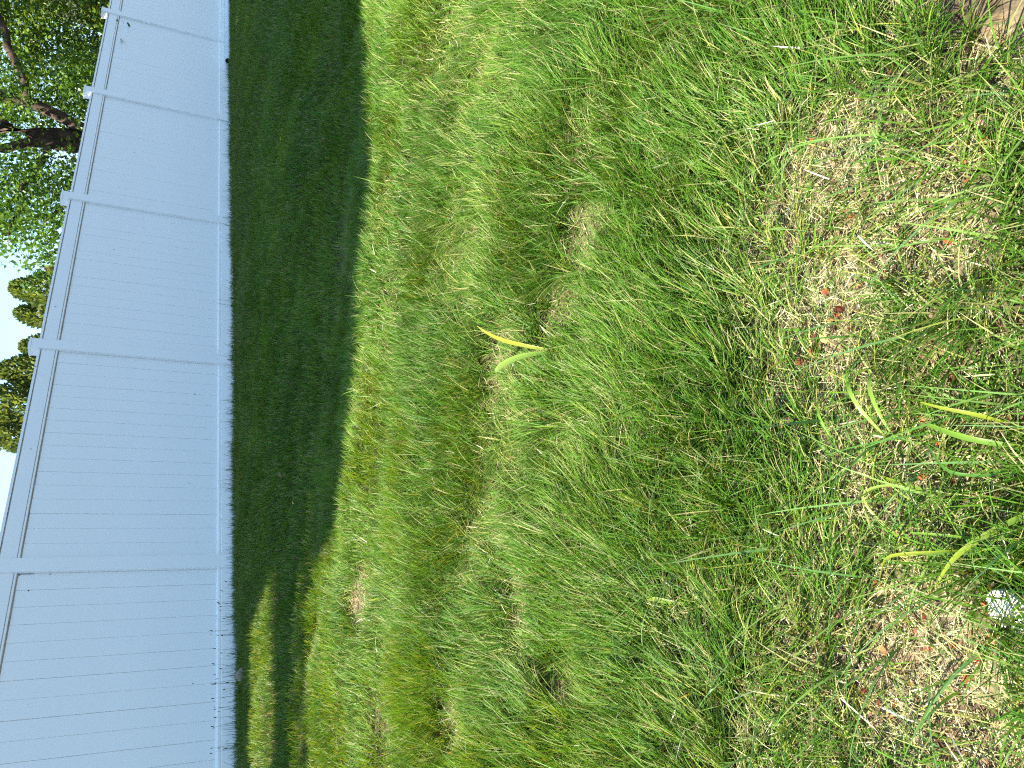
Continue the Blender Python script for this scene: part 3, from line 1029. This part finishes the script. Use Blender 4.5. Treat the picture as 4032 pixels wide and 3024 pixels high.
# crown: clusters of leaves; open round the fork so the sky shows through
cl = np.random.default_rng(31)
C = in_ellipsoid(1500, (3.4, 15.2, 3.2), (3.2, 2.4, 2.2), .2, 41)
C = C[(C[:, 2] > 1.45) & (C[:, 2] < 4.2)]
d_tr = np.hypot(C[:, 0] - 3.55, (C[:, 1] - 15.6) * .6)
hole = (vnoise(C[:, 0] * 1.0 + 3, C[:, 2] * 1.0 + 50, .55) > .60) & (C[:, 2] > 1.9)
front = (C[:, 1] < 15.6) & (np.abs(C[:, 0] - 3.6 + (15.6 - C[:, 1]) * .22) < .38) & (C[:, 2] > 1.9)
C = C[(d_tr > .45) & ~hole & ~front & (C[:, 0] < 4.9 - .45 * (C[:, 2] - 1.6))]
C = C[C[:, 0] > 1.35 + .10 * (C[:, 2] - 1.6) ** 2]
C = C[(cl.random(len(C)) < .85) & (fence_perp(C[:, 0], C[:, 1]) < -.5)]
P = np.repeat(C, 46, 0) + cl.normal(0, 1, (len(C) * 46, 3)) * np.array([.24, .24, .13])
vis = leaves(P, .085, DK + BR[:1], .55, .7, 1)
# hanging sprig at the left end of the crown
C = np.array([(1.25, 15.1, 2.75), (1.15, 15.0, 2.55), (1.1, 15.1, 2.35), (.95, 15.0, 2.7), (1.45, 15.1, 2.5), (1.5, 15.1, 2.1)])
P = np.repeat(C, 30, 0) + cl.normal(0, 1, (180, 3)) * np.array([.10, .12, .06])
sprig = leaves(P, .085, DK, .55, .7, 2)
P = in_ellipsoid(26000, (2.6, 14.4, 7.8), (5.6, 4.8, 4.2), .2, 43)
P = P[(P[:, 2] > 3.9) & keeps_lawn_sunny(P) & leaves_skirt_sunny(P)]  # unseen upper crown, cut to shape the shadow it throws
P = P[(vnoise(P[:, 0], P[:, 1] + P[:, 2], .9) > .25)]
upc = leaves(P, .17, DK, .6, .7, 3)
crown_obj(maple, [vis, sprig, upc], M_LEAF, TB)

# --- a brighter tree to the right
TB = (8.6, 18.0, 0)
t2 = empty('broadleaf_tree', TB)
tag(t2, 'bright yellow green leafy tree hanging over the far right end of the fence', 'tree')
link('trunk', limb_mesh([(wig((0, 0, -.2), (-.1, 0, 5.0), 7, .08, 5), .26, .16)]), M_BARK, t2)
for k, (a, b) in enumerate([((0, 0, 1.4), (-2.2, -1.0, 3.2)), ((0, 0, 1.9), (1.8, -.8, 3.6)), ((-.05, 0, 3.2), (-1.6, .8, 5.6)), ((-.05, 0, 3.0), (1.2, 1.0, 6.0))]):
    link('limb', limb_mesh([(wig(a, b, 6, .12, 50 + k), .08, .02)]), M_BARK, t2)
C = in_ellipsoid(2400, (7.3, 17.2, 3.2), (3.3, 1.7, 2.6), .25, 61)
C = C[(C[:, 2] > 1.5) & (C[:, 2] < 4.4)]
C = C[(vnoise(C[:, 0] + 30, C[:, 2] * 1.0 + C[:, 1] * .4, .45) < .66)]
C = C[(cl.random(len(C)) < 1.1) & (fence_perp(C[:, 0], C[:, 1]) < -.5)]
P = np.repeat(C, 44, 0) + cl.normal(0, 1, (len(C) * 44, 3)) * np.array([.22, .22, .11])
vis = leaves(P, .082, BR + DK[1:3], .5, .7, 4)
P = in_ellipsoid(9000, (8.4, 18.6, 6.2), (3.4, 2.6, 2.8), .3, 62)
P = P[(P[:, 2] > 4.4) & leaves_skirt_sunny(P)]
crown_obj(t2, [vis, leaves(P, .16, BR, .6, .7, 5)], M_LEAF, TB)

# --- two tall shade trees behind the fence further left: unseen crowns above the view, trimmed so their shadow fits the lawn's shade
def shade_tree(base, lean, label, clouds, seed):
    t = empty('shade_tree', base)
    tag(t, label, 'tree')
    lx, ly = lean
    link('trunk', limb_mesh([(wig((0, 0, -.2), (lx * .3, ly * .3, 4.8), 7, .08, seed), .34, .24),
                             (wig((lx * .3, ly * .3, 4.7), (lx, ly, 10.5), 7, .2, seed + 1), .24, .05)]), M_BARK, t)
    for k in range(5):
        a = seed + k * 1.26
        pts = wig((lx * .3, ly * .3, 4.6 + .5 * k), (lx * .7 + 2.6 * math.cos(a), ly * .7 + 2.6 * math.sin(a), 7.2 + .5 * k), 7, .15, seed + 9 + k)
        if keeps_lawn_sunny(np.array(pts) + np.array(base)).all():
            link('limb', limb_mesh([(pts, .12, .02)]), M_BARK, t)
    P = np.concatenate([in_ellipsoid(int(n * .8), c, r, .0, seed + 3 + i) for i, (n, c, r) in enumerate(clouds)])
    P = P[(P[:, 2] > 4.8) & keeps_lawn_sunny(P) & leaves_skirt_sunny(P)]
    gx, gy = lands(P)
    thin = (fence_perp(gx, gy) < 2.6) & (((gx - FP[0]) * FD[0] + (gy - FP[1]) * FD[1]) < -.9)      # thinned to dapple the shadow at its left tip
    P = P[~(thin & (cl.random(len(P)) < .60))]
    crown_obj(t, [leaves(P, .16, DK + BR[:1], .6, .75, seed)], M_LEAF, base)


shade_tree((-8.0, 2.9, 0), (1.6, .6), 'tall shade tree behind the near left part of the fence, shading the lawn',
           [(42000, (-6.6, 3.3, 8.6), (4.4, 3.4, 3.6)), (9000, (-8.3, .9, 10.0), (2.6, 2.2, 2.2))], 80)
shade_tree((-5.6, 8.9, 0), (2.0, -1.2), 'shade tree behind the fence between the near left one and the forked tree',
           [(36000, (-3.6, 7.0, 8.2), (3.8, 3.2, 3.2)), (16000, (-1.6, 9.6, 8.0), (3.0, 2.6, 2.8))], 90)

# --- conifers
CO = [(.13, .19, .045), (.17, .22, .055), (.10, .15, .045), (.20, .24, .065)]


def conifer(label, base, hgt, rad, seed, n=2600, group='conifers beyond the fence'):
    r = np.random.default_rng(seed)
    e = empty('conifer_tree', base)
    tag(e, label, 'tree', group)
    t = r.random(n) ** .8
    a = r.random(n) * 6.283
    lump = .72 + .5 * vnoise(a * 2.2 + seed, t * hgt * 1.6, .8)
    R = rad * (1 - t ** 1.6) ** .62 * lump + .03
    k = np.sqrt(r.uniform(.25, 1, n))
    P = np.stack([R * k * np.cos(a), R * k * np.sin(a), .25 + t * (hgt - .25)], 1)
    # sprays point outwards and up
    d = np.stack([np.cos(a) * .65, np.sin(a) * .65, np.full(n, .75)], 1) + r.normal(0, .28, (n, 3))
    d /= np.linalg.norm(d, axis=1)[:, None]
    sd = np.cross(d, r.normal(0, 1, (n, 3))); sd /= np.linalg.norm(sd, axis=1)[:, None]
    L_ = r.uniform(.13, .28, n)[:, None] * (1 - .45 * t[:, None]); W_ = L_ * .36
    nrm = np.cross(d, sd)
    V = np.stack([P - d * L_ * .3, P - sd * W_ + d * L_ * .2 + nrm * W_ * .4, P + d * L_ * .8, P + sd * W_ + d * L_ * .2 + nrm * W_ * .4], 1).reshape(-1, 3)
    o = (np.arange(n) * 4)[:, None]
    T = np.concatenate([o + np.array([0, 1, 2]), o + np.array([0, 2, 3])])
    cols = np.array(CO)[r.integers(0, 4, n)] * r.uniform(.8, 1.2, (n, 1))
    link('crown', np_mesh('crown', V, tris=T, col=np.repeat(cols, 4, 0), smooth=False), M_NEEDLE, e)
    link('trunk', limb_mesh([(wig((0, 0, -.1), (0, 0, hgt * .9), 5, .03, seed), .09, .015)]), M_BARK, e)


def at_bearing(deg, dist):
    a = math.radians(deg)
    return (dist * math.sin(a), dist * math.cos(a), 0)


conifer('narrow conifer next to the big leafy tree, its top against the sky', at_bearing(3.3, 27), 4.60, 1.15, 1, 4200)
conifer('shorter narrow conifer standing left of the one beside the leafy tree', at_bearing(1.75, 27.5), 4.50, .95, 2, 3600)
conifer('low conifer directly behind the second fence post from the left', at_bearing(-.3, 28), 4.35, 1.05, 3, 3600)
conifer('bushy conifer just left of the second fence post', at_bearing(-1.9, 27), 4.75, 1.25, 4, 4800)
conifer('tallest bushy conifer, in the middle of the row left of the second fence post', at_bearing(-4.0, 27), 5.3, 1.45, 5, 5400)
conifer('last bushy conifer at the left end of the row behind the fence', at_bearing(-5.9, 27), 4.95, 1.15, 6, 4600)

# ------------------------------------------------------------------ chimney and house beyond the fence
cp = at_bearing(4.45, 31)
chim = empty('garden_chimney', cp)
tag(chim, 'terracotta topped brick chimney just peeking over the fence beside the narrow conifer', 'chimney')
bm = bmesh.new(); box(bm, (-.16, -.20, 0), (.24, .20, 3.90)); link('shaft', bm_mesh('shaft', bm), M_BRICKRED, chim)
bm = bmesh.new(); box(bm, (-.20, -.24, 3.90), (.28, .24, 3.97)); link('crown_slab', bm_mesh('crown_slab', bm), M_BRICKRED, chim)
bm = bmesh.new()
tube_ring(bm, [(-.05, 0, 3.97), (-.05, 0, 4.05), (-.05, 0, 4.18), (-.05, 0, 4.27)], [.15, .14, .13, .08], 14)
link('chimney_pot', bm_mesh('chimney_pot', bm), M_TERRA, chim)
bm = bmesh.new(); box(bm, (.10, -.12, 3.97), (.24, .12, 4.20)); link('shaded_side', bm_mesh('shaded_side', bm), M_BRICKRED, chim)  # dark red box stands in for the chimney's shaded right side

hx, hy, _ = at_bearing(21.0, 24.5)
hs = empty('house', (hx, hy, 0), -.30)
tag(hs, 'brown house with grey trim half hidden by leaves beyond the fence', 'house')
bm = bmesh.new(); box(bm, (0, 0, 0), (7, 6, 3.0)); link('wall', bm_mesh('wall', bm), M_WALL, hs)
bm = bmesh.new()
for a, b in (((-.04, -.3, 3.0), None),):
    v = [bm.verts.new(q) for q in ((-.3, -.4, 3.0), (7.3, -.4, 3.0), (7.3, 6.4, 3.0), (-.3, 6.4, 3.0), (-.3, 3, 4.3), (7.3, 3, 4.3))]
    for f in ((0, 1, 5, 4), (2, 3, 4, 5), (0, 4, 3), (1, 2, 5), (0, 3, 2, 1)): bm.faces.new([v[i] for i in f])
link('roof', bm_mesh('roof', bm), M_ROOF, hs)
bm = bmesh.new(); box(bm, (-.03, -.03, 0), (.14, .0, 2.98)); link('corner_trim', bm_mesh('corner_trim', bm), M_TRIM, hs)
for wx in (1.0, 3.6):
    bm = bmesh.new(); box(bm, (wx, -.05, 1.2), (wx + 1.1, -.002, 2.5)); wf = link('window', bm_mesh('window', bm), M_TRIM, hs)
    bm = bmesh.new(); box(bm, (wx + .08, -.06, 1.28), (wx + 1.02, -.052, 2.42)); link('pane', bm_mesh('pane', bm), M_GLASS, wf)
